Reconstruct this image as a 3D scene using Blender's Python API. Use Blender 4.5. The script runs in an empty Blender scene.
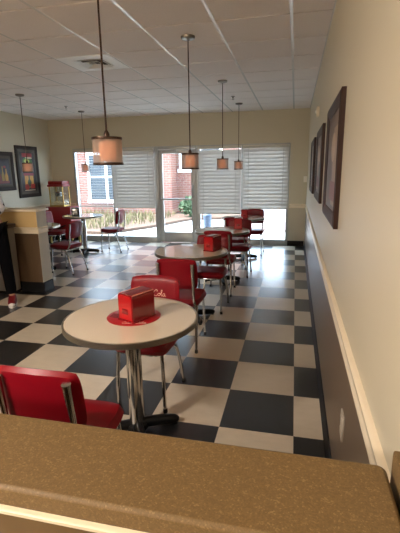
import bpy, bmesh, math, random
from mathutils import Vector, Matrix
random.seed(7)
PI = math.pi
SC = bpy.context.scene
COL = SC.collection

# ------------------------------------------------------------------ room sizes (metres)
XW, XL, D, CZ = 0.2415, -5.553, 8.667, 2.763       # right wall, left wall, back wall, ceiling height
YB = -2.6                                          # wall behind the counter
TILE, CT = 0.4572, 0.6096

# ------------------------------------------------------------------ materials
def new_mat(name):
    m = bpy.data.materials.new(name); m.use_nodes = True
    nt = m.node_tree
    b = nt.nodes['Principled BSDF']
    return m, nt, b
def srgb(r, g, b):
    f = lambda c: (c/12.92 if c <= .04045 else ((c+.055)/1.055)**2.4)
    return (f(r/255), f(g/255), f(b/255), 1)
def mat(name, col, rough=.5, metal=0, noise=0, scale=30, spec=.5, coat=0, bump=0, trans=0):
    m, nt, b = new_mat(name)
    b.inputs['Base Color'].default_value = col
    b.inputs['Roughness'].default_value = rough
    b.inputs['Metallic'].default_value = metal
    b.inputs['Specular IOR Level'].default_value = spec
    b.inputs['Coat Weight'].default_value = coat
    if trans: b.inputs['Transmission Weight'].default_value = trans
    if noise or bump:
        tc = nt.nodes.new('ShaderNodeTexCoord')
        n = nt.nodes.new('ShaderNodeTexNoise'); n.inputs['Scale'].default_value = scale; n.inputs['Detail'].default_value = 5
        nt.links.new(tc.outputs['Object'], n.inputs['Vector'])
        if noise:
            mx = nt.nodes.new('ShaderNodeMix'); mx.data_type = 'RGBA'
            mx.inputs['A'].default_value = tuple(c*(1-noise) for c in col[:3])+(1,)
            mx.inputs['B'].default_value = tuple(min(1, c*(1+noise)) for c in col[:3])+(1,)
            nt.links.new(n.outputs['Fac'], mx.inputs['Factor'])
            nt.links.new(mx.outputs['Result'], b.inputs['Base Color'])
        if bump:
            bp = nt.nodes.new('ShaderNodeBump'); bp.inputs['Strength'].default_value = bump; bp.inputs['Distance'].default_value = .002
            nt.links.new(n.outputs['Fac'], bp.inputs['Height']); nt.links.new(bp.outputs['Normal'], b.inputs['Normal'])
    return m
def math_node(nt, op, a, b=None):
    n = nt.nodes.new('ShaderNodeMath'); n.operation = op
    for i, v in enumerate((a, b)):
        if v is None: continue
        if isinstance(v, (int, float)): n.inputs[i].default_value = v
        else: nt.links.new(v, n.inputs[i])
    return n.outputs[0]

def floor_mat():
    m, nt, b = new_mat('checker_vinyl')
    tc = nt.nodes.new('ShaderNodeTexCoord'); sp = nt.nodes.new('ShaderNodeSeparateXYZ')
    nt.links.new(tc.outputs['Object'], sp.inputs[0])
    gx = math_node(nt, 'DIVIDE', math_node(nt, 'SUBTRACT', sp.outputs['X'], 0.0495), TILE)
    gy = math_node(nt, 'DIVIDE', math_node(nt, 'SUBTRACT', sp.outputs['Y'], 4.9495), TILE)
    ix, iy = math_node(nt, 'FLOOR', gx), math_node(nt, 'FLOOR', gy)
    par = math_node(nt, 'FLOORED_MODULO', math_node(nt, 'ADD', ix, iy), 2.0)
    cmb = nt.nodes.new('ShaderNodeCombineXYZ'); nt.links.new(ix, cmb.inputs[0]); nt.links.new(iy, cmb.inputs[1])
    wn = nt.nodes.new('ShaderNodeTexWhiteNoise'); nt.links.new(cmb.outputs[0], wn.inputs['Vector'])
    n = nt.nodes.new('ShaderNodeTexNoise'); n.inputs['Scale'].default_value = 9; n.inputs['Detail'].default_value = 8; n.inputs['Roughness'].default_value = .7
    mp = nt.nodes.new('ShaderNodeMapping'); mp.inputs['Scale'].default_value = (.8, 1.6, 1)
    nt.links.new(tc.outputs['Object'], mp.inputs[0]); nt.links.new(mp.outputs[0], n.inputs['Vector'])
    def two(a, c, fac):
        mx = nt.nodes.new('ShaderNodeMix'); mx.data_type = 'RGBA'
        for k, v in (('A', a), ('B', c)):
            if isinstance(v, tuple): mx.inputs[k].default_value = v
            else: nt.links.new(v, mx.inputs[k])
        nt.links.new(fac, mx.inputs['Factor']); return mx.outputs['Result']
    light = two(srgb(198, 184, 160), srgb(226, 213, 192), n.outputs['Fac'])
    dark = two(srgb(14, 15, 17), srgb(30, 31, 34), n.outputs['Fac'])
    c = two(light, dark, par)
    v = math_node(nt, 'ADD', math_node(nt, 'MULTIPLY', wn.outputs['Value'], .14), .9)
    mul = nt.nodes.new('ShaderNodeMix'); mul.data_type = 'RGBA'; mul.blend_type = 'MULTIPLY'; mul.inputs['Factor'].default_value = 1
    nt.links.new(c, mul.inputs['A'])
    cc = nt.nodes.new('ShaderNodeCombineColor')
    for i in range(3): nt.links.new(v, cc.inputs[i])
    nt.links.new(cc.outputs[0], mul.inputs['B'])
    nt.links.new(mul.outputs['Result'], b.inputs['Base Color'])
    rr = math_node(nt, 'ADD', math_node(nt, 'MULTIPLY', n.outputs['Fac'], .14), FLOOR_ROUGH)
    nt.links.new(rr, b.inputs['Roughness'])
    b.inputs['Specular IOR Level'].default_value = .35; b.inputs['Coat Weight'].default_value = 1; b.inputs['Coat Roughness'].default_value = .24; b.inputs['Coat IOR'].default_value = 1.52
    # fine joint lines between the tiles as a bump
    fx = math_node(nt, 'ABSOLUTE', math_node(nt, 'SUBTRACT', math_node(nt, 'FRACT', gx), .5))
    fy = math_node(nt, 'ABSOLUTE', math_node(nt, 'SUBTRACT', math_node(nt, 'FRACT', gy), .5))
    e = math_node(nt, 'LESS_THAN', math_node(nt, 'MAXIMUM', fx, fy), .4965)
    bp = nt.nodes.new('ShaderNodeBump'); bp.inputs['Strength'].default_value = .25; bp.inputs['Distance'].default_value = .001
    nt.links.new(e, bp.inputs['Height']); nt.links.new(bp.outputs['Normal'], b.inputs['Normal'])
    return m
FLOOR_ROUGH = .24

def wall_mat(name, upper, lower, zsplit=.80):
    """Paint above the chair rail, brown wainscot below it."""
    m, nt, b = new_mat(name)
    tc = nt.nodes.new('ShaderNodeTexCoord'); sp = nt.nodes.new('ShaderNodeSeparateXYZ')
    nt.links.new(tc.outputs['Object'], sp.inputs[0])
    f = math_node(nt, 'LESS_THAN', sp.outputs['Z'], zsplit)
    n = nt.nodes.new('ShaderNodeTexNoise'); n.inputs['Scale'].default_value = 60; n.inputs['Detail'].default_value = 4
    mp = nt.nodes.new('ShaderNodeMapping'); mp.inputs['Scale'].default_value = (1, 1, .15)
    nt.links.new(tc.outputs['Object'], mp.inputs[0]); nt.links.new(mp.outputs[0], n.inputs['Vector'])
    lo = nt.nodes.new('ShaderNodeMix'); lo.data_type = 'RGBA'
    lo.inputs['A'].default_value = tuple(c*.85 for c in lower[:3])+(1,); lo.inputs['B'].default_value = tuple(c*1.15 for c in lower[:3])+(1,)
    nt.links.new(n.outputs['Fac'], lo.inputs['Factor'])
    mx = nt.nodes.new('ShaderNodeMix'); mx.data_type = 'RGBA'; mx.inputs['A'].default_value = upper
    nt.links.new(lo.outputs['Result'], mx.inputs['B']); nt.links.new(f, mx.inputs['Factor'])
    nt.links.new(mx.outputs['Result'], b.inputs['Base Color'])
    r = math_node(nt, 'ADD', math_node(nt, 'MULTIPLY', f, -.10), .46)
    nt.links.new(r, b.inputs['Roughness'])
    n2 = nt.nodes.new('ShaderNodeTexNoise'); n2.inputs['Scale'].default_value = 160
    nt.links.new(tc.outputs['Object'], n2.inputs['Vector'])
    bp = nt.nodes.new('ShaderNodeBump'); bp.inputs['Strength'].default_value = .12; bp.inputs['Distance'].default_value = .001
    nt.links.new(n2.outputs['Fac'], bp.inputs['Height']); nt.links.new(bp.outputs['Normal'], b.inputs['Normal'])
    return m

def stone_mat():
    m, nt, b = new_mat('speckled_stone')
    tc = nt.nodes.new('ShaderNodeTexCoord')
    v = nt.nodes.new('ShaderNodeTexVoronoi'); v.inputs['Scale'].default_value = 420
    nt.links.new(tc.outputs['Object'], v.inputs['Vector'])
    n = nt.nodes.new('ShaderNodeTexNoise'); n.inputs['Scale'].default_value = 120; n.inputs['Detail'].default_value = 4
    nt.links.new(tc.outputs['Object'], n.inputs['Vector'])
    rp = nt.nodes.new('ShaderNodeValToRGB')
    el = rp.color_ramp.elements
    el[0].position = .3; el[0].color = srgb(94, 73, 40); el[1].position = .7; el[1].color = srgb(107, 84, 49)
    e = rp.color_ramp.elements.new(.78); e.color = srgb(124, 101, 64)
    sep = nt.nodes.new('ShaderNodeSeparateColor'); nt.links.new(v.outputs['Color'], sep.inputs[0])
    a = math_node(nt, 'ADD', math_node(nt, 'MULTIPLY', sep.outputs[0], .45), math_node(nt, 'MULTIPLY', n.outputs['Fac'], .6))
    nt.links.new(a, rp.inputs['Fac']); nt.links.new(rp.outputs['Color'], b.inputs['Base Color'])
    b.inputs['Roughness'].default_value = .6
    return m

def brick_mat(name, c1, c2, mortar):
    m, nt, b = new_mat(name)
    tc = nt.nodes.new('ShaderNodeTexCoord')
    mp = nt.nodes.new('ShaderNodeMapping'); mp.inputs['Rotation'].default_value = (PI/2, 0, 0)
    nt.links.new(tc.outputs['Object'], mp.inputs[0])
    k = nt.nodes.new('ShaderNodeTexBrick')
    k.inputs['Color1'].default_value = c1; k.inputs['Color2'].default_value = c2; k.inputs['Mortar'].default_value = mortar
    k.inputs['Scale'].default_value = 1; k.inputs['Brick Width'].default_value = .23; k.inputs['Row Height'].default_value = .085; k.inputs['Mortar Size'].default_value = .011
    nt.links.new(mp.outputs[0], k.inputs['Vector']); nt.links.new(k.outputs['Color'], b.inputs['Base Color'])
    b.inputs['Roughness'].default_value = .9
    return m

def glass_mat(name, tint=(1, 1, 1, 1), gloss=.07, rough=.0):
    m = bpy.data.materials.new(name); m.use_nodes = True
    nt = m.node_tree; nt.nodes.clear()
    o = nt.nodes.new('ShaderNodeOutputMaterial'); mx = nt.nodes.new('ShaderNodeMixShader')
    t = nt.nodes.new('ShaderNodeBsdfTransparent'); t.inputs['Color'].default_value = tint
    g = nt.nodes.new('ShaderNodeBsdfGlossy'); g.inputs['Roughness'].default_value = rough
    mx.inputs[0].default_value = gloss
    nt.links.new(t.outputs[0], mx.inputs[1]); nt.links.new(g.outputs[0], mx.inputs[2]); nt.links.new(mx.outputs[0], o.inputs[0])
    return m
def sheer_mat(name, col, see=.5):
    """Thin sheer fabric: partly open weave, partly translucent."""
    m = bpy.data.materials.new(name); m.use_nodes = True
    nt = m.node_tree; nt.nodes.clear()
    o = nt.nodes.new('ShaderNodeOutputMaterial'); mx = nt.nodes.new('ShaderNodeMixShader'); m2 = nt.nodes.new('ShaderNodeMixShader')
    t = nt.nodes.new('ShaderNodeBsdfTransparent'); d = nt.nodes.new('ShaderNodeBsdfDiffuse'); l = nt.nodes.new('ShaderNodeBsdfTranslucent')
    d.inputs['Color'].default_value = col; l.inputs['Color'].default_value = col
    m2.inputs[0].default_value = .5; mx.inputs[0].default_value = 1-see
    nt.links.new(d.outputs[0], m2.inputs[1]); nt.links.new(l.outputs[0], m2.inputs[2])
    nt.links.new(t.outputs[0], mx.inputs[1]); nt.links.new(m2.outputs[0], mx.inputs[2]); nt.links.new(mx.outputs[0], o.inputs[0])
    return m
def glow_mat(name, col, strength):
    m, nt, b = new_mat(name)
    b.inputs['Base Color'].default_value = col; b.inputs['Emission Color'].default_value = col; b.inputs['Emission Strength'].default_value = strength
    b.inputs['Roughness'].default_value = .8
    return m

M = {}
M['floor'] = floor_mat()
PAINT = srgb(197, 188, 165); BROWN = srgb(102, 86, 70)
M['wall'] = wall_mat('wall_paint', PAINT, BROWN); M['wall_plain'] = wall_mat('wall_paint_plain', PAINT, PAINT, -1)
M['partition_paint'] = wall_mat('partition_paint', srgb(206, 176, 122), srgb(92, 72, 52))
M['end_face'] = mat('pale_end_face', srgb(196, 188, 172), .6)  # half wall's end face: one pale colour from top to bottom
M['trim'] = mat('cream_trim', srgb(226, 212, 186), .35, noise=.03)
M['baseboard'] = mat('black_vinyl_base', srgb(16, 16, 17), .5, spec=.25)
M['tile'] = mat('ceiling_tile', srgb(238, 230, 226), .95, noise=.08, scale=90, bump=.3)
M['grid'] = mat('white_grid', srgb(240, 238, 236), .22)
M['white_metal'] = mat('white_metal', srgb(244, 243, 240), .45)
M['dark_hole'] = mat('duct_dark', srgb(70, 66, 60), .8)
M['stone'] = stone_mat()
M['wood'] = mat('honey_wood', srgb(88, 64, 22), .5, noise=.15, scale=14)
M['alu'] = mat('aluminium', srgb(176, 177, 176), .4, metal=.45, noise=.03)
M['glass'] = glass_mat('window_glass', (.96, .98, .98, 1), .05)
M['bglass'] = mat('far_window_glass', srgb(46, 52, 58), .3)
M['slat'] = None
def slat_mat(name, col, tr):
    m = bpy.data.materials.new(name); m.use_nodes = True
    nt = m.node_tree; nt.nodes.clear()
    o = nt.nodes.new('ShaderNodeOutputMaterial'); mx = nt.nodes.new('ShaderNodeMixShader')
    d = nt.nodes.new('ShaderNodeBsdfDiffuse'); l = nt.nodes.new('ShaderNodeBsdfTranslucent')
    d.inputs['Color'].default_value = col; l.inputs['Color'].default_value = (.92, .88, .84, 1); mx.inputs[0].default_value = tr
    nt.links.new(d.outputs[0], mx.inputs[1]); nt.links.new(l.outputs[0], mx.inputs[2]); nt.links.new(mx.outputs[0], o.inputs[0])
    return m
M['slat'] = slat_mat('blind_slat', srgb(198, 194, 187), .28)
M['rail'] = mat('blind_rail', srgb(206, 203, 192), .5)
M['laminate'] = mat('beige_laminate', srgb(214, 198, 174), .2, coat=.7, noise=.06, scale=120)
M['chrome'] = mat('chrome', srgb(205, 205, 205), .12, metal=1)
M['band'] = mat('ribbed_metal_band', srgb(190, 184, 172), .3, metal=1)
M['iron'] = mat('black_iron', srgb(12, 12, 13), .4, spec=.3)
M['vinyl'] = mat('red_vinyl', srgb(122, 7, 22), .38, noise=.05, scale=8, spec=.3)
M['rubber'] = mat('black_rubber', srgb(20, 20, 20), .7)
M['nap_red'] = mat('red_plastic', srgb(122, 12, 20), .14, coat=.5)
M['nap_bright'] = mat('bright_red_plastic', srgb(170, 12, 20), .3, coat=.4)
M['nap_edge'] = mat('pinkish_edge', srgb(204, 130, 116), .3)
M['mat_red'] = mat('red_disc', srgb(158, 18, 28), .35)
M['cream_ink'] = mat('cream_ink', srgb(222, 184, 166), .5)
M['dark_ink'] = mat('dark_ink', srgb(74, 30, 34), .5)
M['nap_black'] = mat('black_plastic', srgb(20, 20, 22), .25)
M['paper'] = mat('white_paper', srgb(230, 228, 222), .8)
M['bronze'] = mat('dark_bronze', srgb(62, 44, 34), .35, metal=.6)
M['nickel'] = mat('brushed_nickel', srgb(130, 124, 116), .35, metal=.9)
M['sheer'] = sheer_mat('sheer_fabric', srgb(190, 178, 166), .36)
M['lamp_glow'] = glow_mat('lit_lamp_diffuser', srgb(255, 164, 118), .32)
M['frame'] = mat('mahogany_frame', srgb(50, 28, 22), .5, spec=.3, noise=.2, scale=20)
M['frame_black'] = mat('black_brown_frame', srgb(50, 40, 34), .6, spec=.2, noise=.1)
M['mount'] = mat('grey_mount', srgb(92, 86, 78), .7, spec=.2)
M['plastic_white'] = mat('white_plastic', srgb(232, 228, 216), .35)
M['almond'] = mat('almond_plastic', srgb(176, 164, 148), .4)
M['brick'] = brick_mat('red_brick', srgb(124, 76, 64), srgb(138, 88, 76), srgb(142, 124, 114))
M['concrete'] = mat('pale_concrete', srgb(180, 178, 175), .9, noise=.05, scale=6)
M['mulch'] = mat('mulch_bed', srgb(88, 68, 56), 1, noise=.5, scale=30)
M['gravel'] = mat('pinkish_gravel', srgb(120, 106, 104), 1, noise=.4, scale=26)
M['dry_grass'] = mat('dry_grass', srgb(98, 92, 58), .9, noise=.25, scale=3)
M['leaf'] = mat('shrub_leaf', srgb(58, 78, 46), .7, noise=.3, scale=8)
M['twig'] = mat('shrub_twig', srgb(90, 70, 52), .9)
M['blue'] = mat('pale_blue_paint', srgb(74, 90, 112), .5)
M['roofing'] = mat('grey_roofing', srgb(120, 118, 116), .9)
M['cart_red'] = mat('cart_red_paint', srgb(140, 14, 24), .35)
M['gold'] = mat('brass_trim', srgb(190, 160, 90), .3, metal=.8)
M['popcorn'] = mat('popcorn', srgb(226, 208, 160), .9, noise=.2, scale=60)
M['steel'] = mat('kettle_steel', srgb(190, 190, 190), .2, metal=1)
M['skin'] = mat('skin', srgb(196, 146, 118), .55)
M['hair'] = mat('dark_hair', srgb(50, 36, 28), .6)
M['trousers'] = mat('dark_trousers', srgb(8, 8, 11), .95, spec=.1)
M['shoe'] = mat('red_shoe', srgb(110, 10, 22), .5)
M['sole'] = mat('white_sole', srgb(220, 216, 210), .6)
M['cab_grey'] = mat('grey_laminate', srgb(138, 132, 124), .5)
M['cab_top'] = mat('dark_brown_top', srgb(74, 58, 50), .4)
def shirt_mat():
    m, nt, b = new_mat('patterned_shirt')
    tc = nt.nodes.new('ShaderNodeTexCoord'); n = nt.nodes.new('ShaderNodeTexNoise'); n.inputs['Scale'].default_value = 16
    nt.links.new(tc.outputs['Object'], n.inputs['Vector'])
    rp = nt.nodes.new('ShaderNodeValToRGB'); rp.color_ramp.interpolation = 'CONSTANT'
    el = rp.color_ramp.elements; el[0].color = srgb(60, 60, 72); el[1].position = .46; el[1].color = srgb(214, 214, 218)
    nt.links.new(n.outputs['Fac'], rp.inputs['Fac']); nt.links.new(rp.outputs['Color'], b.inputs['Base Color'])
    b.inputs['Roughness'].default_value = .85
    return m
M['shirt'] = shirt_mat()

# ------------------------------------------------------------------ geometry helpers
class MB:
    """Collects shapes into one mesh."""
    def __init__(s): s.bm = bmesh.new(); s.mi = 0
    def _tag(s, faces):
        for f in faces: f.material_index = s.mi
    def box(s, a, b, bev=0, seg=2, rot=0, piv=None):
        a, b = Vector(a), Vector(b)
        r = bmesh.ops.create_cube(s.bm, size=1)
        vs = r['verts']; c = (a+b)/2; d = b-a
        for v in vs: v.co = Vector((v.co.x*d.x, v.co.y*d.y, v.co.z*d.z)) + c
        fs = list({f for v in vs for f in v.link_faces})
        s._tag(fs)
        if bev:
            es = list({e for v in vs for e in v.link_edges})
            q = bmesh.ops.bevel(s.bm, geom=es, offset=bev, segments=seg, affect='EDGES', profile=.5)
            s._tag(q['faces']); vs = list({v for f in q['faces'] for v in f.verts} | {v for v in vs if v.is_valid})
        if rot:
            bmesh.ops.rotate(s.bm, verts=vs, cent=piv or c, matrix=Matrix.Rotation(rot, 3, 'Z'))
        return s
    def tube(s, pts, r, n=10, smooth=0, flat=None):
        pts = [Vector(p) for p in pts]
        rs = list(r) if isinstance(r, (list, tuple)) else [r]*len(pts)
        if smooth:
            P, R = [], []
            for i in range(len(pts)-1):
                p0, p1, p2, p3 = pts[max(i-1, 0)], pts[i], pts[i+1], pts[min(i+2, len(pts)-1)]
                for k in range(smooth):
                    t = k/smooth
                    P.append(.5*((2*p1)+(p2-p0)*t+(2*p0-5*p1+4*p2-p3)*t*t+(3*p1-p0-3*p2+p3)*t**3)); R.append(rs[i]*(1-t)+rs[i+1]*t)
            P.append(pts[-1]); R.append(rs[-1]); pts, rs = P, R
        rings = []; up = None
        for i, p in enumerate(pts):
            t = (pts[min(i+1, len(pts)-1)]-pts[max(i-1, 0)]).normalized()
            if up is None:
                up = Vector((0, 0, 1)) if abs(t.z) < .9 else Vector((1, 0, 0))
            u = (up-t*up.dot(t)).normalized(); w = t.cross(u); up = u
            rings.append([s.bm.verts.new(p+(u*math.cos(2*PI*k/n)+w*math.sin(2*PI*k/n))*rs[i]) for k in range(n)])
        fs = []
        for a, b in zip(rings, rings[1:]):
            for k in range(n): fs.append(s.bm.faces.new((a[k], a[(k+1) % n], b[(k+1) % n], b[k])))
        fs.append(s.bm.faces.new(rings[0][::-1])); fs.append(s.bm.faces.new(rings[-1])); s._tag(fs)
        return s
    def lathe(s, prof, c=(0, 0, 0), n=32, close=True):
        """prof: list of (r, z) from the bottom up, axis Z."""
        c = Vector(c); rings = []
        for r, z in prof:
            if r < 1e-6: rings.append([s.bm.verts.new(c+Vector((0, 0, z)))])
            else: rings.append([s.bm.verts.new(c+Vector((r*math.cos(2*PI*k/n), r*math.sin(2*PI*k/n), z))) for k in range(n)])
        fs = []
        for a, b in zip(rings, rings[1:]):
            for k in range(n):
                k2 = (k+1) % n
                if len(a) == 1 and len(b) == 1: continue
                if len(a) == 1: fs.append(s.bm.faces.new((a[0], b[k2], b[k])))
                elif len(b) == 1: fs.append(s.bm.faces.new((a[k], a[k2], b[0])))
                else: fs.append(s.bm.faces.new((a[k], a[k2], b[k2], b[k])))
        if close:
            if len(rings[0]) > 1: fs.append(s.bm.faces.new(rings[0][::-1]))
            if len(rings[-1]) > 1: fs.append(s.bm.faces.new(rings[-1]))
        s._tag(fs); return s
    def prism(s, poly, y0, y1, axis='Y'):
        """poly: (u, v) outline; extruded along an axis: Y -> (u, y, v); X -> (x, u, v); Z -> (u, v, z)."""
        def mk(u, v, t): return {'Y': (u, t, v), 'X': (t, u, v), 'Z': (u, v, t)}[axis]
        a = [s.bm.verts.new(mk(u, v, y0)) for u, v in poly]; b = [s.bm.verts.new(mk(u, v, y1)) for u, v in poly]
        n = len(poly); fs = [s.bm.faces.new(a), s.bm.faces.new(b[::-1])]
        for k in range(n): fs.append(s.bm.faces.new((a[k], b[k], b[(k+1) % n], a[(k+1) % n])))
        s._tag(fs); return s
    def pad(s, w, h, t, k=.35, n=14, fn=None, edge=.35):
        """Stuffed pad: rounded outline w x h in (x, y), thickness t in z; fn maps every point."""
        L = {}
        for side in (1, -1):
            for i in range(n+1):
                for j in range(n+1):
                    u, v = 2*i/n-1, 2*j/n-1
                    bord = i in (0, n) or j in (0, n)
                    if side == -1 and bord: L[side, i, j] = L[1, i, j]; continue
                    x = u*math.sqrt(1-k*v**4/2)*w/2; y = v*math.sqrt(1-k*u**4/2)*h/2
                    r = max(abs(u), abs(v))
                    z = side*t/2*(1-r**6)**edge if not bord else 0
                    p = Vector((x, y, z)); L[side, i, j] = s.bm.verts.new(fn(p) if fn else p)
        fs = []
        for side in (1, -1):
            for i in range(n):
                for j in range(n):
                    q = [L[side, i, j], L[side, i+1, j], L[side, i+1, j+1], L[side, i, j+1]]
                    fs.append(s.bm.faces.new(q if side == 1 else q[::-1]))
        s._tag(fs); return s
    def blob(s, c, r, n=2, jit=0):
        q = bmesh.ops.create_icosphere(s.bm, subdivisions=n, radius=1)
        r = Vector(r) if not isinstance(r, (int, float)) else Vector((r, r, r))
        for v in q['verts']:
            k = 1+random.uniform(-jit, jit)
            v.co = Vector((v.co.x*r.x*k, v.co.y*r.y*k, v.co.z*r.z*k))+Vector(c)
        s._tag({f for v in q['verts'] for f in v.link_faces}); return s
    def build(s, name, mats, parent=None, smooth=True, angle=40):
        bmesh.ops.recalc_face_normals(s.bm, faces=s.bm.faces[:])
        me = bpy.data.meshes.new(name)
        if smooth:
            for f in s.bm.faces: f.smooth = True
            ca = math.radians(angle)
            for e in s.bm.edges:
                if len(e.link_faces) == 2 and e.calc_face_angle(0) > ca: e.smooth = False
        s.bm.to_mesh(me); s.bm.free()
        for m in (mats if isinstance(mats, (list, tuple)) else [mats]): me.materials.append(M[m] if isinstance(m, str) else m)
        o = bpy.data.objects.new(name, me); COL.objects.link(o)
        if parent: o.parent = parent
        return o
def tag(o, label, cat, group=None):
    o['label'] = label; o['category'] = cat
    if group: o['group'] = group
    elif 'group' in o: del o['group']
    return o
def thing(name, label, cat, loc=(0, 0, 0), rz=0, group=None):
    o = bpy.data.objects.new(name, None); COL.objects.link(o)
    o.empty_display_size = .1; o.location = loc; o.rotation_euler = (0, 0, rz)
    return tag(o, label, cat, group)
def struct(o): o['kind'] = 'structure'; return o
def dup(root, loc, rz, label, group=None, skip=()):
    r = root.copy(); COL.objects.link(r); r.location = loc; r.rotation_euler = (0, 0, rz); r['label'] = label
    if group: r['group'] = group
    for ch in root.children:
        if ch.name.split('.')[0] in skip: continue
        c = ch.copy(); COL.objects.link(c); c.parent = r
        for g in ch.children:
            d = g.copy(); COL.objects.link(d); d.parent = c
    return r

# ------------------------------------------------------------------ the room
struct(MB().box((XL-.2, YB-.2, -.12), (XW+.2, D+.12, 0)).build('floor', 'floor', smooth=False))

b = MB(); b.mi = 1
b.box((XL-.2, YB-.2, CZ), (XW+.2, D+.12, CZ+.1)); b.mi = 0
bx0, by0 = -0.0753, 3.545
VENT = (-4, 1)
for i in range(-10, 2):
    for j in range(-11, 10):
        if (i, j) == VENT: continue
        x0, x1 = max(bx0+i*CT+.011, XL+.012), min(bx0+(i+1)*CT-.011, XW-.012)
        y0, y1 = max(by0+j*CT+.013, YB), min(by0+(j+1)*CT-.013, D-.012)
        if x1-x0 < .03 or y1-y0 < .03: continue
        b.box((x0, y0, CZ-.020), (x1, y1, CZ+.001))
b.mi = 1
for i in range(-9, 2):
    if XL < bx0+i*CT < XW-.02: b.box((bx0+i*CT-.0125, YB, CZ-.0215), (bx0+i*CT+.0125, D, CZ+.001))
struct(b.build('ceiling', ['tile', 'grid'], smooth=False))
# wall angle along the ceiling
struct(MB().box((XW-.014, YB, CZ-.020), (XW, D, CZ)).build('trim_1', 'grid', smooth=False))

struct(MB().box((XW, YB-.2, 0), (XW+.2, D+.12, CZ)).build('wall_right', 'wall', smooth=False))
struct(MB().box((XL-.2, YB-.2, 0), (XL, D+.12, CZ)).build('wall_left', 'wall', smooth=False))
struct(MB().box((XL, YB-.2, 0), (XW, YB, CZ)).build('wall_front', 'wall', smooth=False))
WL0, WL1, DR0, DR1, WR0, WR1, WT = -4.98, -2.985, -2.985, -2.05, -2.05, -.115, 2.105
b = MB()
b.box((XL, D, WT), (XW, D+.12, CZ)).box((XL, D, 0), (WL0, D+.12, WT)).box((WR1, D, 0), (XW, D+.12, WT))
struct(b.build('wall_back', 'wall_plain', smooth=False))

RAIL = [(0, .795), (.016, .797), (.018, .812), (.013, .82), (.013, .85), (.02, .858), (.021, .872), (.012, .878), (0, .879)]
struct(MB().prism([(XW-u, z) for u, z in RAIL], .66, D).build('trim_2', 'trim'))
struct(MB().prism([(XL+u, z) for u, z in RAIL], 4.9, D).build('trim_3', 'trim'))
b = MB()
b.prism([(D-u, z) for u, z in RAIL], WR1+.02, XW-.02, 'X').prism([(D-u, z) for u, z in RAIL], XL+.02, WL0-.02, 'X')
struct(b.build('trim_4', 'trim'))
BASE = [(0, 0), (.018, 0), (.011, .012), (.008, .1), (.004, .105), (0, .106)]
struct(MB().prism([(XW-u, z) for u, z in BASE], YB, D).build('baseboard_right', 'baseboard'))
struct(MB().prism([(XL+u, z) for u, z in BASE], YB, D).build('baseboard_left', 'baseboard'))
b = MB().prism([(D-u, z) for u, z in BASE], WR1, XW-.018, 'X').prism([(D-u, z) for u, z in BASE], XL+.018, WL0, 'X')
struct(b.build('baseboard_back', 'baseboard'))

# ---- storefront glazing
def window(n, x0, x1, mull):
    root = bpy.data.objects.new('window_%d' % n, None); COL.objects.link(root); struct(root); root.location = (0, D, 0)
    f = MB(); y0, y1 = -.005, .10
    f.box((x0, y0, 0), (x0+.05, y1, WT), .003).box((x1-.05, y0, 0), (x1, y1, WT), .003)
    f.box((x0+.05, y0, WT-.06), (x1-.05, y1, WT), .003).box((x0+.05, y0, 0), (x1-.05, y1, .12), .003)
    for m in mull: f.box((m-.025, y0, .12), (m+.025, y1, WT-.06), .003)
    f.build('window_frame', 'alu', root)
    MB().box((x0+.03, .045, .1), (x1-.03, .053, WT-.04)).build('window_pane', 'glass', root, smooth=False)
window(1, WL0, WL1, (-4.02,)); window(2, WR0, WR1, (-1.085,))

root = bpy.data.objects.new('door_1', None); COL.objects.link(root); struct(root); root.location = (0, D, 0)
f = MB()
f.box((DR0-.005, -.012, 0), (DR0+.05, .1, WT), .003).box((DR1-.05, -.012, 0), (DR1+.005, .1, WT), .003).box((DR0+.05, -.012, WT-.07), (DR1-.05, .1, WT), .003)
f.build('door_frame', 'alu', root)
f = MB(); a0, a1 = DR0+.055, DR1-.055
f.box((a0, .0, .01), (a0+.09, .05, WT-.075), .004).box((a1-.09, .0, .01), (a1, .05, WT-.075), .004)
f.box((a0+.09, .0, .01), (a1-.09, .05, .24), .004).box((a0+.09, .0, WT-.16), (a1-.09, .05, WT-.075), .004)
f.build('door_leaf', 'alu', root)
MB().box((a0+.08, .02, .22), (a1-.08, .028, WT-.15)).build('door_glass', 'glass', root, smooth=False)
f = MB(); f.box((a0+.03, -.055, .955), (a1-.03, -.03, .995), .008)
f.box((a0+.03, -.05, .95), (a0+.07, .005, 1.0), .004).box((a1-.08, -.06, .935), (a1-.03, .005, 1.015), .005)
f.build('push_bar', 'alu', root)
f = MB(); f.box((a0+.12, -.06, WT-.155), (a0+.40, .0, WT-.09), .008); f.tube([(a0+.3, -.05, WT-.085), (a0+.52, -.075, WT-.078), (a0+.68, -.02, WT-.07)], .01)
f.build('door_closer', 'alu', root)
f = MB(); f.tube([(a1-.045, -.0, 1.0), (a1-.045, -.055, 1.01), (a1-.045, -.055, 1.26), (a1-.045, -.0, 1.27)], .011, smooth=4)
f.build('door_handle', 'nickel', root)

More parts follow.
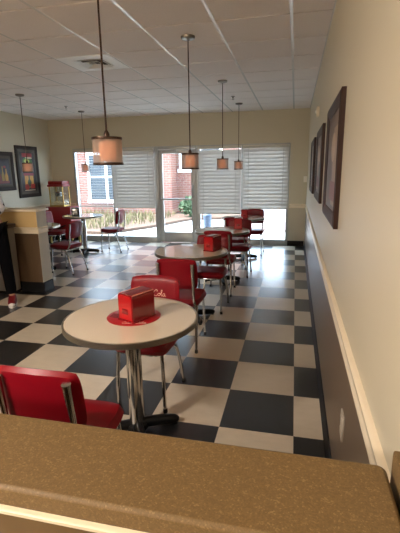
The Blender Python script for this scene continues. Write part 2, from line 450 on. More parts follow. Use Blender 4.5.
# ---- blinds
def blind(x0, x1, zb, tilt, label):
    root = thing('window_blind', label, 'blind', ((x0+x1)/2, D-.05, zb)); w = (x1-x0)/2; top = 2.075-zb
    MB().box((-w, -.035, top-.055), (w, .03, top), .006).build('headrail', 'rail', root)
    MB().box((-w, -.026, 0), (w, .026, .022), .006).build('bottom_rail', 'rail', root)
    b = MB(); z = .045; p = .073 if tilt > .5 else .058; d = .048 if tilt > .5 else .025
    while z < top-.07:
        dz, dy = d*math.sin(tilt), d*math.cos(tilt)
        # slightly crowned slat: front edge low
        b.prism([(-dy, z-dz), (0, z+.003), (dy, z+dz), (dy, z+dz+.002), (0, z+.0055), (-dy, z-dz+.002)], -w+.006, w-.006, 'X')
        z += p
    b.build('slats', 'slat', root)
    for x in (-w+.12, w-.12):
        MB().box((x-.004, -.0485, .02), (x+.004, -.0475, top-.05)).build('ladder_tape', 'slat', root, smooth=False)
    b = MB(); b.tube([(-w+.05, -.04, top-.05), (-w+.052, -.041, top*.45)], .003, 6); b.lathe([(.003, 0), (.007, .01), (.005, .04), (.002, .045)], (-w+.052, -.041, top*.45-.04), 8)
    b.build('cord', 'rail', root)
blind(WL0+.045, -4.025, .80, 0.0, 'open white blind in the left window with brick building showing through its slats')
blind(-4.015, WL1-.03, .775, 1.2, 'closed white blind in the left window, just left of the glass door')
blind(WR0+.02, -1.10, .665, 1.2, 'closed white blind right beside the glass door, hanging lowest of all')
blind(-1.07, WR1-.01, .775, 1.2, 'closed white blind nearest the right wall corner')

# ------------------------------------------------------------------ outside
struct(MB().box((-14, D+.12, -.25), (8, 30, -.06)).build('pavement', 'concrete', smooth=False))
struct(MB().prism([(-14, 10.4), (-4.9, 9.9), (-4.15, 11.2), (-3.4, 13.3), (-1.6, 13.9), (-1.6, 15.2), (-14, 15.2)], -.06, .02, 'Z').build('path_bed', 'mulch', smooth=False))
struct(MB().prism([(-1.7, 11.4), (.1, 10.9), (3, 12), (3, 13.8), (-1.7, 13.8)], -.06, 0, 'Z').build('terrain_gravel', 'gravel', smooth=False))
b = MB()
for k in range(1900):
    x, y = random.uniform(-9.5, -4.2), random.uniform(10.3, 14.4)
    if x > -5.0+ (y-10.3)*.42 or y < 10.5-(x+9)*.05: continue
    h = random.uniform(.08, .30); a = random.uniform(0, 2*PI); l = random.uniform(.02, .14)
    p = Vector((x, y, .015)); q = Vector((math.cos(a), math.sin(a), 0)); w = Vector((-q.y, q.x, 0))*.012
    m_ = p+q*l*.4+Vector((0, 0, h*.6)); t = p+q*l+Vector((0, 0, h))
    v = [b.bm.verts.new(c) for c in (p-w, p+w, m_+w*.7, m_-w*.7, t)]
    b.bm.faces.new(v[:4]); b.bm.faces.new((v[3], v[2], v[4]))
g = b.build('dry_grass', 'dry_grass', smooth=False); g['kind'] = 'stuff'
tag(g, 'dry yellow grass in the bed outside the left window', 'grass')

# brick building: a projecting sunlit bay and a recessed bay with white windows
bl = thing('brick_building', 'pale red brick building with white framed windows outside the glass door', 'building', (-5, 14.6, 0))
b = MB(); b.box((-8, 0, -.1), (.55, 4, 3.3)).box((.55, .75, -.1), (2.9, 4.2, 3.3)).box((2.9, 9, -.1), (14, 12, 3.3))
b.build('wall', 'brick', bl, smooth=False)
MB().box((-8.2, -.2, 3.3), (3.1, 4.5, 3.5)).box((2.7, 8.8, 3.3), (14.2, 12.2, 3.5)).build('roof', 'roofing', bl, smooth=False)
def bwin(x0, x1, z0, z1, y):
    f = MB(); t = .09
    f.box((x0, y-.06, z0), (x0+t, y+.02, z1)).box((x1-t, y-.06, z0), (x1, y+.02, z1)).box((x0+t, y-.06, z1-t), (x1-t, y+.02, z1)).box((x0-.05, y-.10, z0-.10), (x1+.05, y+.02, z0+.03))
    xm, zm = (x0+x1)/2, (z0+z1)/2
    f.box((xm-.05, y-.05, z0), (xm+.05, y+.02, z1)).box((x0+t, y-.045, zm-.03), (x1-t, y+.02, zm+.03))
    o = f.build('window', 'white_metal', bl, smooth=False)
    MB().box((x0+.03, y-.03, z0+.02), (x1-.03, y-.02, z1-.03)).build('pane', 'bglass', o, smooth=False)
bwin(-2.80, -1.25, .52, 2.3, 0)
bwin(-6.2, -4.6, .62, 2.35, 0)
bwin(.66, 2.3, 1.62, 2.8, .75)
bwin(5.0, 6.6, 1.35, 2.6, 9)

def shrub(label, loc, R, n):
    r = thing('shrub', label, 'shrub', loc)
    b = MB()
    for k in range(7):
        a = 2*PI*k/7; b.tube([(0, 0, 0), (R*.3*math.cos(a), R*.3*math.sin(a), R*.7), (R*.6*math.cos(a), R*.6*math.sin(a), R*1.3)], [.015, .01, .004], 5)
    b.build('stems', 'twig', r)
    b = MB()
    for k in range(n):
        d = Vector((random.gauss(0, 1), random.gauss(0, 1), random.gauss(0, 1))).normalized()*R*random.uniform(.45, 1)
        p = Vector((d.x, d.y, d.z*.85+R*.9)); 
        if p.z < .05: continue
        u = Vector((random.gauss(0, 1), random.gauss(0, 1), random.gauss(0, 1))).normalized(); w = u.orthogonal()*.5; s_ = random.uniform(.05, .09)
        v = [b.bm.verts.new(p+c*s_) for c in (-u, w*.6, u, -w*.6)]; b.bm.faces.new(v)
    f = b.build('foliage', 'leaf', r, smooth=False); return r
shrub('round green shrub seen through the glass door', (-3.5, 13.75, 0), .43, 700)
r = thing('waste_bin', 'pale blue bin outside, under the blind right of the door', 'bin', (-2.075, 9.75, -.06))
MB().lathe([(.085, 0), (.09, .02), (.1, .5), (.1, .54)], n=20).build('body', 'blue', r)
MB().lathe([(.105, .54), (.105, .57), (.07, .62), (0, .64)], n=20).build('lid', 'blue', r)

# ------------------------------------------------------------------ half wall with its end column (left)
HY0, HY1, HX = 4.66, 4.87, -3.275
b = MB(); b.box((XL+.001, HY0, 0), (HX-.004, HY1, 1.085))
struct(b.build('wall_partition', 'partition_paint', smooth=False))
struct(MB().box((HX-.004, HY0-.001, 0), (HX, HY1+.001, 1.085)).build('trim_5', 'end_face', smooth=False))
struct(MB().box((XL, HY0-.03, 1.085), (HX+.03, HY1+.03, 1.118), .006).build('trim_6', 'trim'))
b = MB().prism([(HY0-u, z) for u, z in RAIL], XL, HX+.02, 'X').prism([(HX+u, z) for u, z in RAIL], HY0-.02, HY1)
struct(b.build('trim_7', 'trim'))
BASE2 = [(0, 0), (.022, 0), (.016, .012), (.012, .125), (0, .13)]
b = MB().prism([(HY0-u, z) for u, z in BASE2], XL, HX+.02, 'X').prism([(HX+u, z) for u, z in BASE2], HY0-.02, HY1)
struct(b.build('baseboard_partition', 'baseboard'))

r = thing('cabinet', 'narrow grey cabinet with dark brown top between the person and the half wall', 'cabinet', (-3.855, 4.535, 0))
MB().box((-.26, -.07, .04), (.26, .075, .885), .006).build('body', 'cab_grey', r)
MB().box((-.25, -.06, 0), (.25, .07, .04)).build('plinth', 'baseboard', r)
MB().box((-.29, -.09, .885), (.29, .085, .938), .012).build('top', 'cab_top', r)
MB().box((-.22, -.077, .1), (.22, -.07, .84), .004).build('door', 'cab_grey', r)

# ------------------------------------------------------------------ near counter
CZT = 1.07
r = thing('service_counter', 'brown speckled stone counter in the foreground with a cream moulding', 'counter', (-2.5, .565, 0))
b = MB()
pts = []
x1, y0, y1, rad = 2.672, -.092, .093, .016
poly = [(-3.0, y0), (x1-rad, y0)]
for k in range(1, 7): a = -PI/2+PI/2*k/6; poly.append((x1-rad+rad*math.cos(a), y0+rad+rad*math.sin(a)))
for k in range(0, 7): a = PI/2*k/6; poly.append((x1-rad+rad*math.cos(a), y1-rad+rad*math.sin(a)))
poly.append((-3.0, y1))
b.prism(poly, CZT-.04, CZT, 'Z')
o = b.build('top', 'stone', r)
bv = o.modifiers.new('bevel', 'BEVEL'); bv.width = .007; bv.segments = 3; bv.limit_method = 'ANGLE'
MB().box((-3.0, -.055, 0), (2.735, .06, CZT-.04)).build('body', 'wood', r, smooth=False)
MB().prism([(-.055, 1.0), (-.082, 1.003), (-.085, 1.012), (-.076, 1.018), (-.08, 1.03), (-.055, 1.03)], -3.0, 2.66, 'X').build('moulding', 'trim', r)
MB().box((2.682, -.25, .98), (2.741, .095, 1.10), .004).build('end_block', 'stone', r)

# ------------------------------------------------------------------ right wall fittings
r = thing('wall_outlet', 'pale outlet plate low on the brown wainscot of the right wall', 'outlet', (XW, 1.63, .495))
MB().box((-.008, -.037, -.06), (0, .037, .06), .003).build('plate', 'almond', r)
for zz in (.012, -.042): MB().box((-.011, -.017, zz), (-.007, .017, zz+.03), .0015).build('socket', 'almond', r)
r = thing('light_switch', 'white light switch plate on the back wall beside the right corner', 'switch', (.203, D, 1.38))
MB().box((-.036, -.008, -.06), (.036, 0, .06), .003).build('plate', 'plastic_white', r)
MB().box((-.008, -.016, -.014), (.008, -.007, .014), .002).build('lever', 'plastic_white', r)
r = thing('wall_sensor', 'small pale sensor box high on the right wall between two pictures', 'sensor', (XW, 5.06, 2.21))
MB().box((-.035, -.05, -.055), (0, .05, .055), .01).build('housing', 'trim', r)
MB().lathe([(.02, 0), (.018, .01), (0, .014)], n=16).build('lens', 'plastic_white', r).location = (-.035, 0, 0)
r.children[1].rotation_euler = (0, -PI/2, 0)

# ------------------------------------------------------------------ pictures
ART = {}
def flat_mat(c): 
    k = 'ink_%d_%d_%d' % c
    if k not in ART: ART[k] = mat(k, srgb(*c), .38, spec=.3, noise=.12, scale=12)
    return ART[k]
def picture(label, loc, rz, w, h, fw, frame, bg, shapes, mount=None):
    """Hangs on a wall; local x along the wall, z up, front at -y."""
    r = thing('framed_picture', label, 'picture', loc, rz, None)
    b = MB(); d = .03
    prof = [(0, 0), (0, -d*.8), (fw*.25, -d), (fw*.6, -d*.8), (fw, -d*.55), (fw, 0)]
    # mitred frame: sweep the profile round the rectangle
    rings = []
    for sx, sz in ((-1, -1), (1, -1), (1, 1), (-1, 1)):
        rings.append([b.bm.verts.new((sx*(w/2-u), y, sz*(h/2-u))) for u, y in prof])
    for k in range(4):
        A, B = rings[k], rings[(k+1) % 4]
        for i in range(len(prof)-1): b.bm.faces.new((A[i], B[i], B[i+1], A[i+1]))
    b.build('frame', frame, r, smooth=False)
    iw, ih = w/2-fw, h/2-fw
    if mount:
        MB().box((-iw-.003, -.012, -ih-.003), (iw+.003, -.002, ih+.003)).build('mount', mount, r, smooth=False); m = .055
        iw -= m; ih -= m
    b = MB(); mats = [flat_mat(bg)]
    b.box((-iw, -.0135, -ih), (iw, -.003, ih))
    for q in shapes:
        kind, c, x, z, sx, sz = q
        mm = flat_mat(c)
        if mm not in mats: mats.append(mm)
        b.mi = mats.index(mm); y = -.0137-.0003*shapes.index(q)
        n = 4 if kind == 'r' else 18
        if kind == 'r': P_ = [(-1, -1), (1, -1), (1, 1), (-1, 1)]
        elif kind == 'b': P_ = [(-.9, -1), (.9, -1), (1, -.1), (.35, .35), (.3, 1), (-.3, 1), (-.35, .35), (-1, -.1)]
        else: P_ = [(math.cos(2*PI*i/18), math.sin(2*PI*i/18)) for i in range(18)]
        vs = [b.bm.verts.new((iw*(x+sx*p), y, ih*(z+sz*t))) for p, t in P_]
        f = b.bm.faces.new(vs); f.material_index = b.mi
    b.build('print', mats, r, smooth=False)
    return r
dim = [('r', (96, 78, 66), -.45, .1, .5, .75), ('r', (150, 122, 100), .5, -.1, .42, .8), ('o', (176, 150, 124), .1, .3, .35, .3), ('o', (70, 52, 44), -.4, -.3, .4, .4), ('r', (120, 60, 50), .3, -.6, .5, .2)]
for (yc, w_, h_, lab, mir) in ((2.80, .92, .74, 'dark framed brown print on the right wall nearest the counter, largest in view', 1),
                 (4.31, .95, .695, 'middle one of three dark framed prints along the right wall', -1),
                 (5.95, .96, .70, 'dark framed print on the right wall farthest from the counter', 1)):
    picture(lab, (XW, yc, 1.615), -PI/2, w_, h_, .075, 'frame', (86, 68, 58), [(k, c, x*mir, z, a, e) for k, c, x, z, a, e in dim])
picture('tall dark framed collage of red, green and yellow on the left wall', (XL, 7.77, 1.605), PI/2, .73, 1.06, .075, 'frame_black', (52, 44, 40),
        [('r', (150, 40, 36), 0, .86, .7, .10), ('o', (70, 110, 40), 0, .5, .7, .28), ('o', (196, 200, 90), -.1, .56, .4, .1), ('o', (210, 190, 150), .2, .72, .5, .05),
         ('r', (196, 130, 110), -.05, .13, .62, .15), ('r', (220, 200, 170), .55, .13, .2, .15), ('r', (140, 30, 34), 0, -.13, .72, .07), ('r', (206, 150, 60), 0, -.5, .62, .3),
         ('b', (60, 70, 40), 0, -.48, .28, .3), ('o', (150, 40, 20), -.4, -.78, .3, .16), ('r', (170, 50, 30), .45, -.75, .3, .12), ('r', (200, 180, 150), 0, -.95, .75, .02)], 'mount')
picture('wide dark framed still life of bottles on the left wall above the half wall', (XL, 6.80, 1.62), PI/2, 1.03, .745, .075, 'frame_black', (44, 44, 48),
        [('b', (150, 120, 50), .45, -.2, .1, .6), ('b', (180, 130, 40), .7, -.3, .12, .5), ('b', (120, 50, 30), .2, -.35, .12, .5), ('o', (150, 40, 40), .62, .35, .09, .1), ('b', (70, 90, 60), -.3, -.2, .14, .6), ('r', (120, 50, 40), .3, -.85, .6, .1)], 'mount')

# ------------------------------------------------------------------ ceiling fittings
vx, vy = bx0+(VENT[0]+.5)*CT, by0+(VENT[1]+.5)*CT
r = thing('ceiling_vent', 'white square air vent panel in the ceiling behind the nearest pendant rod', 'vent', (vx, vy, CZ))
b = MB(); h = CT/2-.008; q = .16
for a in ((-h, -h, -.010), ): pass
b.box((-h, -h, -.023), (h, -q, .0)).box((-h, q, -.023), (h, h, 0)).box((-h, -q, -.023), (-q, q, 0)).box((q, -q, -.023), (h, q, 0))
b.build('panel', 'white_metal', r, smooth=False)
MB().box((-q, -q, -.003), (q, q, -.001)).build('duct', 'dark_hole', r, smooth=False)
for k, (ro, zi) in enumerate(((.165, -.03), (.11, -.036), (.055, -.04))):
    b = MB(); ri = ro-.05
    def sq(c, z): return [b.bm.verts.new(v) for v in ((-c, -c, z), (c, -c, z), (c, c, z), (-c, c, z))]
    A, B, C_ = sq(ri, -.012), sq(ro, zi), sq(ro-.004, zi-.002)
    for i in range(4):
        b.bm.faces.new((A[i], A[(i+1) % 4], B[(i+1) % 4], B[i])); b.bm.faces.new((B[i], B[(i+1) % 4], C_[(i+1) % 4], C_[i]))
    if k == 2: b.bm.faces.new(A)
    b.build('louver', 'white_metal', r, smooth=False)
for x, y, lab in ((-4.07, 6.99, 'small dark sprinkler head in the ceiling over the left back table'), (-1.033, 6.94, 'small dark sprinkler head in the ceiling beside the right row of pendants')):
    r = thing('sprinkler_head', lab, 'sprinkler', (x, y, CZ-.020))
    MB().lathe([(.012, -.03), (.014, -.006), (.035, -.004), (.035, 0)], n=16).build('base', 'nickel', r)
    b = MB(); b.lathe([(.02, -.052), (.02, -.049)], n=12); b.tube([(.010, 0, -.028), (.013, 0, -.045), (.004, 0, -.05)], .003, 6); b.tube([(-.010, 0, -.028), (-.013, 0, -.045), (-.004, 0, -.05)], .003, 6)
    b.build('deflector', 'nickel', r)

# pendant lamps
def make_pendant(label, loc):
    r = thing('pendant_lamp', label, 'lamp', loc, 0, 'drum shade pendant lamps')
    top, bot = -1.015, -1.15
    MB().lathe([(.008, -.034), (.03, -.03), (.058, -.022), (.064, -.012), (.064, .004)], n=24).build('canopy', 'nickel', r)
    MB().tube([(0, 0, -.03), (0, 0, top+.03)], .0055, 8).build('rod', 'bronze', r)
    MB().lathe([(.009, top+.0), (.016, top+.004), (.016, top+.028), (.008, top+.045)], n=16).build('socket', 'bronze', r)
    s_ = MB().lathe([(.08, bot), (.08, top)], n=40, close=False).build('shade', 'sheer', r)
    for nm, z in (('top_ring', top-.004), ('bottom_ring', bot-.004)):
        MB().lathe([(.077, z), (.083, z), (.084, z+.005), (.083, z+.013), (.077, z+.013), (.077, z)], n=40, close=False).build('ring', 'bronze', s_)
    b = MB()
    for k in range(3):
        a = 2*PI*k/3; b.tube([(0, 0, top+.004), (.078*math.cos(a), .078*math.sin(a), top+.004)], .003, 6)
    b.build('spider', 'bronze', r)
    MB().lathe([(.0, bot+.02), (.042, bot+.02), (.045, bot+.026), (.045, top-.022), (.04, top-.014), (.0, top-.006)], n=28, close=False).build('diffuser', 'lamp_glow', r)
    return r
p0 = make_pendant('nearest and largest pendant lamp, hanging over the front table', (-1.02, 2.15, CZ+.002))
for x, y, lab in ((-.982, 3.853, 'second pendant lamp of the right row, hanging before the glass door'),
                  (-.995, 5.734, 'third pendant lamp of the right row, before the closed blinds'),
                  (-1.03, 7.65, 'farthest pendant lamp of the right row, smallest, beside the blind join'),
                  (-4.126, 5.78, 'pendant lamp whose rod hangs before the tall collage picture on the left'),
                  (-4.115, 7.62, 'small pendant lamp before the left window over the back table')):
    dup(p0, (x, y, CZ-.020), 0, lab, 'drum shade pendant lamps')

# ------------------------------------------------------------------ tables
def make_table(label, loc, rz):
    r = thing('round_table', label, 'table', loc, rz, 'round tables with chrome posts')
    R = .385
    MB().lathe([(0, .722), (R-.004, .722), (R-.004, .746), (R-.008, .75), (0, .75)], n=64, close=False).build('tabletop', 'laminate', r)
    b = MB(); pr = []
    z = .7185
    for k in range(4): pr += [(R, z), (R+.003, z+.002), (R+.003, z+.006), (R, z+.0078)]; z += .0079
    b.lathe([(R-.006, .7185)]+pr+[(R-.006, .751)], n=64, close=False)
    b.build('edge_band', 'band', r)
    MB().lathe([(.046, .04), (.046, .70), (.06, .708), (.13, .712), (.13, .722)], n=28).build('post', 'chrome', r)
    b = MB()
    b.lathe([(.07, .03), (.066, .055), (.05, .066), (.04, .07)], n=24)
    b.build('base', 'iron', r)
    for k in range(4):
        a = k*PI/2; c, s_ = math.cos(a), math.sin(a)
        b = MB(); b.tube([(c*d, s_*d, z) for d, z in ((.02, .05), (.10, .047), (.18, .040), (.24, .032), (.265, .028))], [.032, .034, .033, .028, .014], 12, smooth=3)
        b.lathe([(.018, 0), (.018, .012)], (c*.24, s_*.24, 0), 12)
        b.build('foot', 'iron', r)
    return r
TB = [((-.90, 2.07), .52, 'front round table with a red disc and napkin dispenser on it'),
      ((-1.05, 4.08), .6, 'second round table of the right row from the counter'),
      ((-.985, 5.62), .3, 'third round table of the right row from the counter'),
      ((-.885, 7.24), .2, 'round table of the right row farthest from the counter'),
      ((-4.07, 7.28), .3, 'round table before the left window with a black dispenser'),
      ((-4.08, 5.74), .4, 'round table partly behind the half wall on the left')]
t0 = None
for (x, y), a, lab in TB:
    if t0 is None: t0 = make_table(lab, (x, y, 0), a)
    else: dup(t0, (x, y, 0), a, lab, 'round tables with chrome posts')

# ------------------------------------------------------------------ chairs
def make_chair(label, loc, rz):
    """Faces local +y."""
    r = thing('diner_chair', label, 'chair', loc, rz, 'red diner chairs')
    def seat_fn(p): return Vector((p.x, p.y, p.z+.437+.004*(p.y > .12)))
    MB().pad(.41, .41, .075, .5, 16, seat_fn, .28).build('seat', 'vinyl', r)
    b = MB(); ring = []
    for i in range(41):
        t = 2*PI*i/40; c, s_ = math.cos(t), math.sin(t); e = .45
        ring.append((.165*math.copysign(abs(c)**e, c), .165*math.copysign(abs(s_)**e, s_), .402))
    b.tube(ring, .009, 8); b.build('seat_frame', 'chrome', r)
    def back_fn(p):
        # local pad x -> width, y -> height, z -> thickness; wraps forward at the ends, leans back
        z = .70+p.y*.99; lean = -(z-.5)*.13
        crown = .008*(1-(p.x/.19)**2)*(p.y > 0)*p.y/.155
        return Vector((p.x*.985, -.175+lean-p.z+.75*p.x*p.x, z+crown))
    MB().pad(.375, .275, .042, .28, 16, back_fn, .3).build('backrest', 'vinyl', r)
    for s_ in (-1, 1):
        b = MB(); b.tube([(s_*.15, .155, .405), (s_*.158, .165, .30), (s_*.168, .175, .012)], .0125, 12, smooth=3)
        l = b.build('leg', 'chrome', r)
        MB().lathe([(.014, 0), (.0155, .006), (.014, .03)], (s_*.168, .175, 0), 12).build('foot_cap', 'rubber', l)
    for s_ in (-1, 1):
        b = MB(); b.tube([(s_*.150, .06, .392), (s_*.153, -.05, .388), (s_*.158, -.12, .36), (s_*.166, -.172, .27), (s_*.174, -.215, .13), (s_*.18, -.245, .012)], .0125, 12, smooth=4)
        l = b.build('leg', 'chrome', r)
        MB().lathe([(.014, 0), (.0155, .006), (.014, .03)], (s_*.18, -.246, 0), 12).build('foot_cap', 'rubber', l)
    for s_ in (-1, 1):
        b = MB(); b.tube([(s_*.150, .02, .395), (s_*.158, -.10, .397), (s_*.158, -.178, .425), (s_*.152, -.205, .50), (s_*.154, -.215, .62), (s_*.152, -.231, .745), (s_*.152, -.239, .805)], [.0125, .0125, .0125, .0125, .0125, .016, .0185], 12, smooth=4)
        p = b.build('back_post', 'chrome', r)
        for zz, yy in ((.72, -.245), (.775, -.256)): MB().blob((s_*.152, yy+.006, zz), .005, 1).build('screw', 'steel', p)
    return r
CH = [((-.955, 1.45), 0, 'nearest red vinyl chair, its back to the stone counter, at the front table'),
      ((-.955, 2.46), PI, 'red chair on the far side of the front table, facing the counter'),
      ((-.975, 3.455), 0, 'red chair with its back to the front table, pulled up to the second table'),
      ((-.92, 4.41), PI, 'red chair on the far side of the second right-row table, facing the counter'),
      ((-.925, 5.14), 0, 'red chair on the near side of the third right-row table, back to the counter'),
      ((-.81, 6.02), PI, 'red chair on the far side of the third right-row table, facing the counter'),
      ((-.92, 6.66), 0, 'red chair on the near side of the farthest right-row table'),
      ((-.74, 7.70), PI, 'red chair at the farthest right-row table, its back to the blinds'),
      ((-3.59, 7.55), PI/2, 'red chair standing alone before the left window, facing the back table'),
      ((-3.565, 5.76), PI/2-.16, 'red chair beside the half wall, its seat towards the partly hidden table'),
      ((-4.56, 7.08), -PI/2, 'red chair with window glare on its backrest, near the popcorn cart')]
c0 = None
for (x, y), a, lab in CH:
    if c0 is None: c0 = make_chair(lab, (x, y, 0), a)
    else: dup(c0, (x, y, 0), a, lab, 'red diner chairs')

# ------------------------------------------------------------------ napkin dispensers
def script(b, strokes, o, ux, uz, s_, rad):
    for st in strokes:
        b.tube([Vector(o)+Vector(ux)*(x*s_)+Vector(uz)*(z*s_) for x, z in st], rad, 6, smooth=4)
# flowing script strokes in a 1-high box: C o c a - C o l a
def S_C(x): return [(x+.75, .75), (x+.85, .95), (x+.6, 1.05), (x+.25, .75), (x+.1, .35), (x+.25, .02), (x+.6, .0), (x+.9, .25)]
def S_o(x): return [(x+.35, .5), (x+.1, .4), (x+.08, .1), (x+.3, .0), (x+.48, .2), (x+.4, .48), (x+.35, .5), (x+.62, .42)]
def S_c(x): return [(x+.42, .42), (x+.3, .52), (x+.08, .3), (x+.15, .02), (x+.4, .04), (x+.55, .2)]
def S_a(x): return [(x+.42, .45), (x+.22, .52), (x+.06, .22), (x+.2, .0), (x+.4, .2), (x+.45, .5), (x+.45, .1), (x+.62, .06)]
def S_l(x): return [(x+.0, .2), (x+.3, .8), (x+.32, 1.05), (x+.18, 1.0), (x+.12, .4), (x+.2, .02), (x+.4, .12)]
COLA = [S_C(0), S_o(.85), S_l(1.42), S_a(1.78)]
COCA_COLA = [S_C(0), S_o(.85), S_c(1.45), S_a(2.0), [(2.66, .3), (2.92, .33)]] + [[(x+2.95, z) for x, z in st] for st in COLA]

def make_dispenser(label, loc, rz):
    r = thing('napkin_dispenser', label, 'napkin dispenser', loc, rz, 'red napkin dispensers')
    w, d, h = .058, .086, .160
    # arched body profile (x, z), extruded along local y
    pr = [(-w, .008), (w, .008), (w, h-.022)]
    for k in range(1, 6): a = PI/2*k/6; pr.append((w-.022+.022*math.cos(a), h-.022+.022*math.sin(a)))
    for k in range(0, 7): a = PI/2+PI/2*k/6; pr.append((-w+.022+.022*math.cos(a), h-.022+.022*math.sin(a)))
    MB().prism(pr, -d, d).build('body', 'nap_red', r)
    MB().box((-w-.006, -d-.006, 0), (w+.006, d+.006, .010), .003).build('base', 'nap_red', r)
    for s_ in (-1, 1):
        b = MB(); y = s_*d; y2 = s_*(d+.004)
        b.prism([(x*.86, .012+(z-.008)*.92) for x, z in pr], min(y, y2), max(y, y2))
        f = b.build('front_panel', 'nap_bright', r)
    b = MB(); b.box((-.022, -d-.0062, .045), (.022, -d-.004, .075), .0006)
    b.build('napkin_slot', 'nap_red', r)
    b = MB()
    for s_ in (-1, 1): b.tube([(s_*(w-.005), -d+.004, h-.004), (s_*(w-.005), d-.004, h-.004)], .0036, 6)
    b.build('edge_highlight', 'nap_edge', r)  # pale lines paint the highlight along the top edges
    b = MB(); script(b, COLA, (w-.006, d-.002, h-.040), (.97, .25, 0), (0, 0, 1), .034, .0013)
    b.build('script_sign', 'cream_ink', r)
    return r
nd = make_dispenser('red napkin dispenser with cream script, on the red disc of the front table', (-.858, 2.06, .7545), -.42)
for x, y, a, lab in ((-.825, 4.13, -.33, 'red napkin dispenser on the second right-row table'),
                     (-.775, 5.80, .08, 'red napkin dispenser on the third right-row table'),
                     (-.845, 7.13, .08, 'red napkin dispenser on the farthest right-row table')):
    dup(nd, (x, y, .751), a, lab, 'red napkin dispensers', ('script_sign',))
r = thing('napkin_dispenser', 'black napkin dispenser with white napkins on the left back table', 'napkin dispenser', (-4.23, 7.28, .751), .5)
MB().box((-.075, -.07, 0), (.075, .07, .15), .012).build('body', 'nap_black', r)
MB().box((-.05, -.074, .02), (.05, -.069, .13), .003).build('faceplate', 'steel', r)
MB().box((-.03, -.082, .05), (.03, -.073, .1), .003).build('napkin', 'paper', r)

# red printed disc under the front dispenser
r = thing('table_mat', 'round red printed disc under the napkin dispenser on the front table', 'mat', (-.887, 2.08, .7505))
MB().lathe([(0, 0), (.155, 0), (.156, .0015), (.153, .003), (0, .003)], n=56, close=False).build('disc', 'mat_red', r)
b = MB(); script(b, COCA_COLA, (-.022, -.132, .0032), (.975, .2, 0), (-.2, .975, 0), .026, .0013); b.build('lettering', 'cream_ink', r)
b = MB()
for k in range(4): b.box((-.135, .0-k*.016, .003), (-.075, .009-k*.016, .0036), rot=-.1)
b.build('print', 'dark_ink', r, smooth=False)

# ------------------------------------------------------------------ popcorn cart in the back left corner
r = thing('popcorn_cart', 'red topped popcorn cart with glass case in the back left corner', 'popcorn machine', (-5.1, 8.25, 0))
MB().box((-.30, -.2, .30), (.30, .2, .84), .01).build('cabinet', 'cart_red', r)
for x in (-.27, .27):
    for y in (-.16, .16): MB().box((x-.02, y-.02, 0), (x+.02, y+.02, .30)).build('leg', 'gold', r)
for sx in (-1, 1):
    b = MB(); ring = [(sx*.12, -.225+.0*k, 0) for k in range(2)]
    pts = [(sx*.17+.21*math.cos(2*PI*k/32), -.225, .225+.21*math.sin(2*PI*k/32)) for k in range(33)]
    b.tube(pts, .014, 8)
    for k in range(8): b.tube([(sx*.17, -.225, .225), (sx*.17+.21*math.cos(2*PI*k/8), -.225, .225+.21*math.sin(2*PI*k/8))], .006, 6)
    b.blob((sx*.17, -.225, .225), (.035, .022, .035))
    b.build('wheel', 'iron', r)
MB().box((-.21, -.19, .84), (.21, .19, .875), .005).build('case_base', 'gold', r)
for x in (-.19, .19):
    for y in (-.17, .17): MB().box((x-.012, y-.012, .875), (x+.012, y+.012, 1.28)).build('case_post', 'gold', r, smooth=False)
for a, c in (((-.18, -.168, .88), (.18, -.164, 1.27)), ((-.18, .164, .88), (.18, .168, 1.27)), ((-.192, -.16, .88), (-.188, .16, 1.27)), ((.188, -.16, .88), (.192, .16, 1.27))):
    MB().box(a, c).build('case_glass', 'glass', r, smooth=False)
b = MB(); b.box((-.23, -.21, 1.28), (.23, .21, 1.32), .008).box((-.21, -.19, 1.32), (.21, .19, 1.40), .015); b.build('roof', 'cart_red', r)
k = MB().lathe([(0, 1.06), (.06, 1.06), (.075, 1.08), (.075, 1.15), (.06, 1.165), (0, 1.17)], (-.02, 0, 0), 20, close=False).build('kettle', 'steel', r)
MB().tube([(.055, 0, 1.11), (.15, -.02, 1.12)], .014, 8).build('handle', 'nap_black', k)
MB().tube([(-.02, 0, 1.165), (-.02, 0, 1.28)], .008, 8).build('hanger', 'steel', k)
b = MB()
for q in range(90): b.blob((random.uniform(-.16, .16), random.uniform(-.14, .14), .885+random.uniform(0, .06)), .02, 1, .3)
o = b.build('popcorn', 'popcorn', r); o['kind'] = 'stuff'
for ch in r.children:
    if ch.name.split('.')[0] in ('case_base', 'case_post', 'case_glass', 'roof', 'popcorn'):
        ch.scale = (.84, .76, 1); ch.location = (-.05, 0, 0)
    elif ch.name.split('.')[0] == 'kettle': ch.location = (-.05, 0, 0)

# ------------------------------------------------------------------ person walking past the half wall
def skin_mesh(name, verts, edges, radii, root, parent, m, sub=2):
    me = bpy.data.meshes.new(name); me.from_pydata([Vector(v) for v in verts], edges, [])
    o = bpy.data.objects.new(name, me); COL.objects.link(o); o.parent = parent
    md = o.modifiers.new('skin', 'SKIN'); md.use_smooth_shade = True
    for i, rr in enumerate(radii):
        sv = me.skin_vertices[0].data[i]; sv.radius = rr if isinstance(rr, tuple) else (rr, rr); sv.use_root = (i == root)
    s_ = o.modifiers.new('sub', 'SUBSURF'); s_.levels = sub; s_.render_levels = sub
    me.materials.append(M[m]); return o
PR = thing('person', 'person in dark trousers, patterned white shirt and red shoes at the left edge', 'person', (-3.60, 4.19, 0), -1.0)
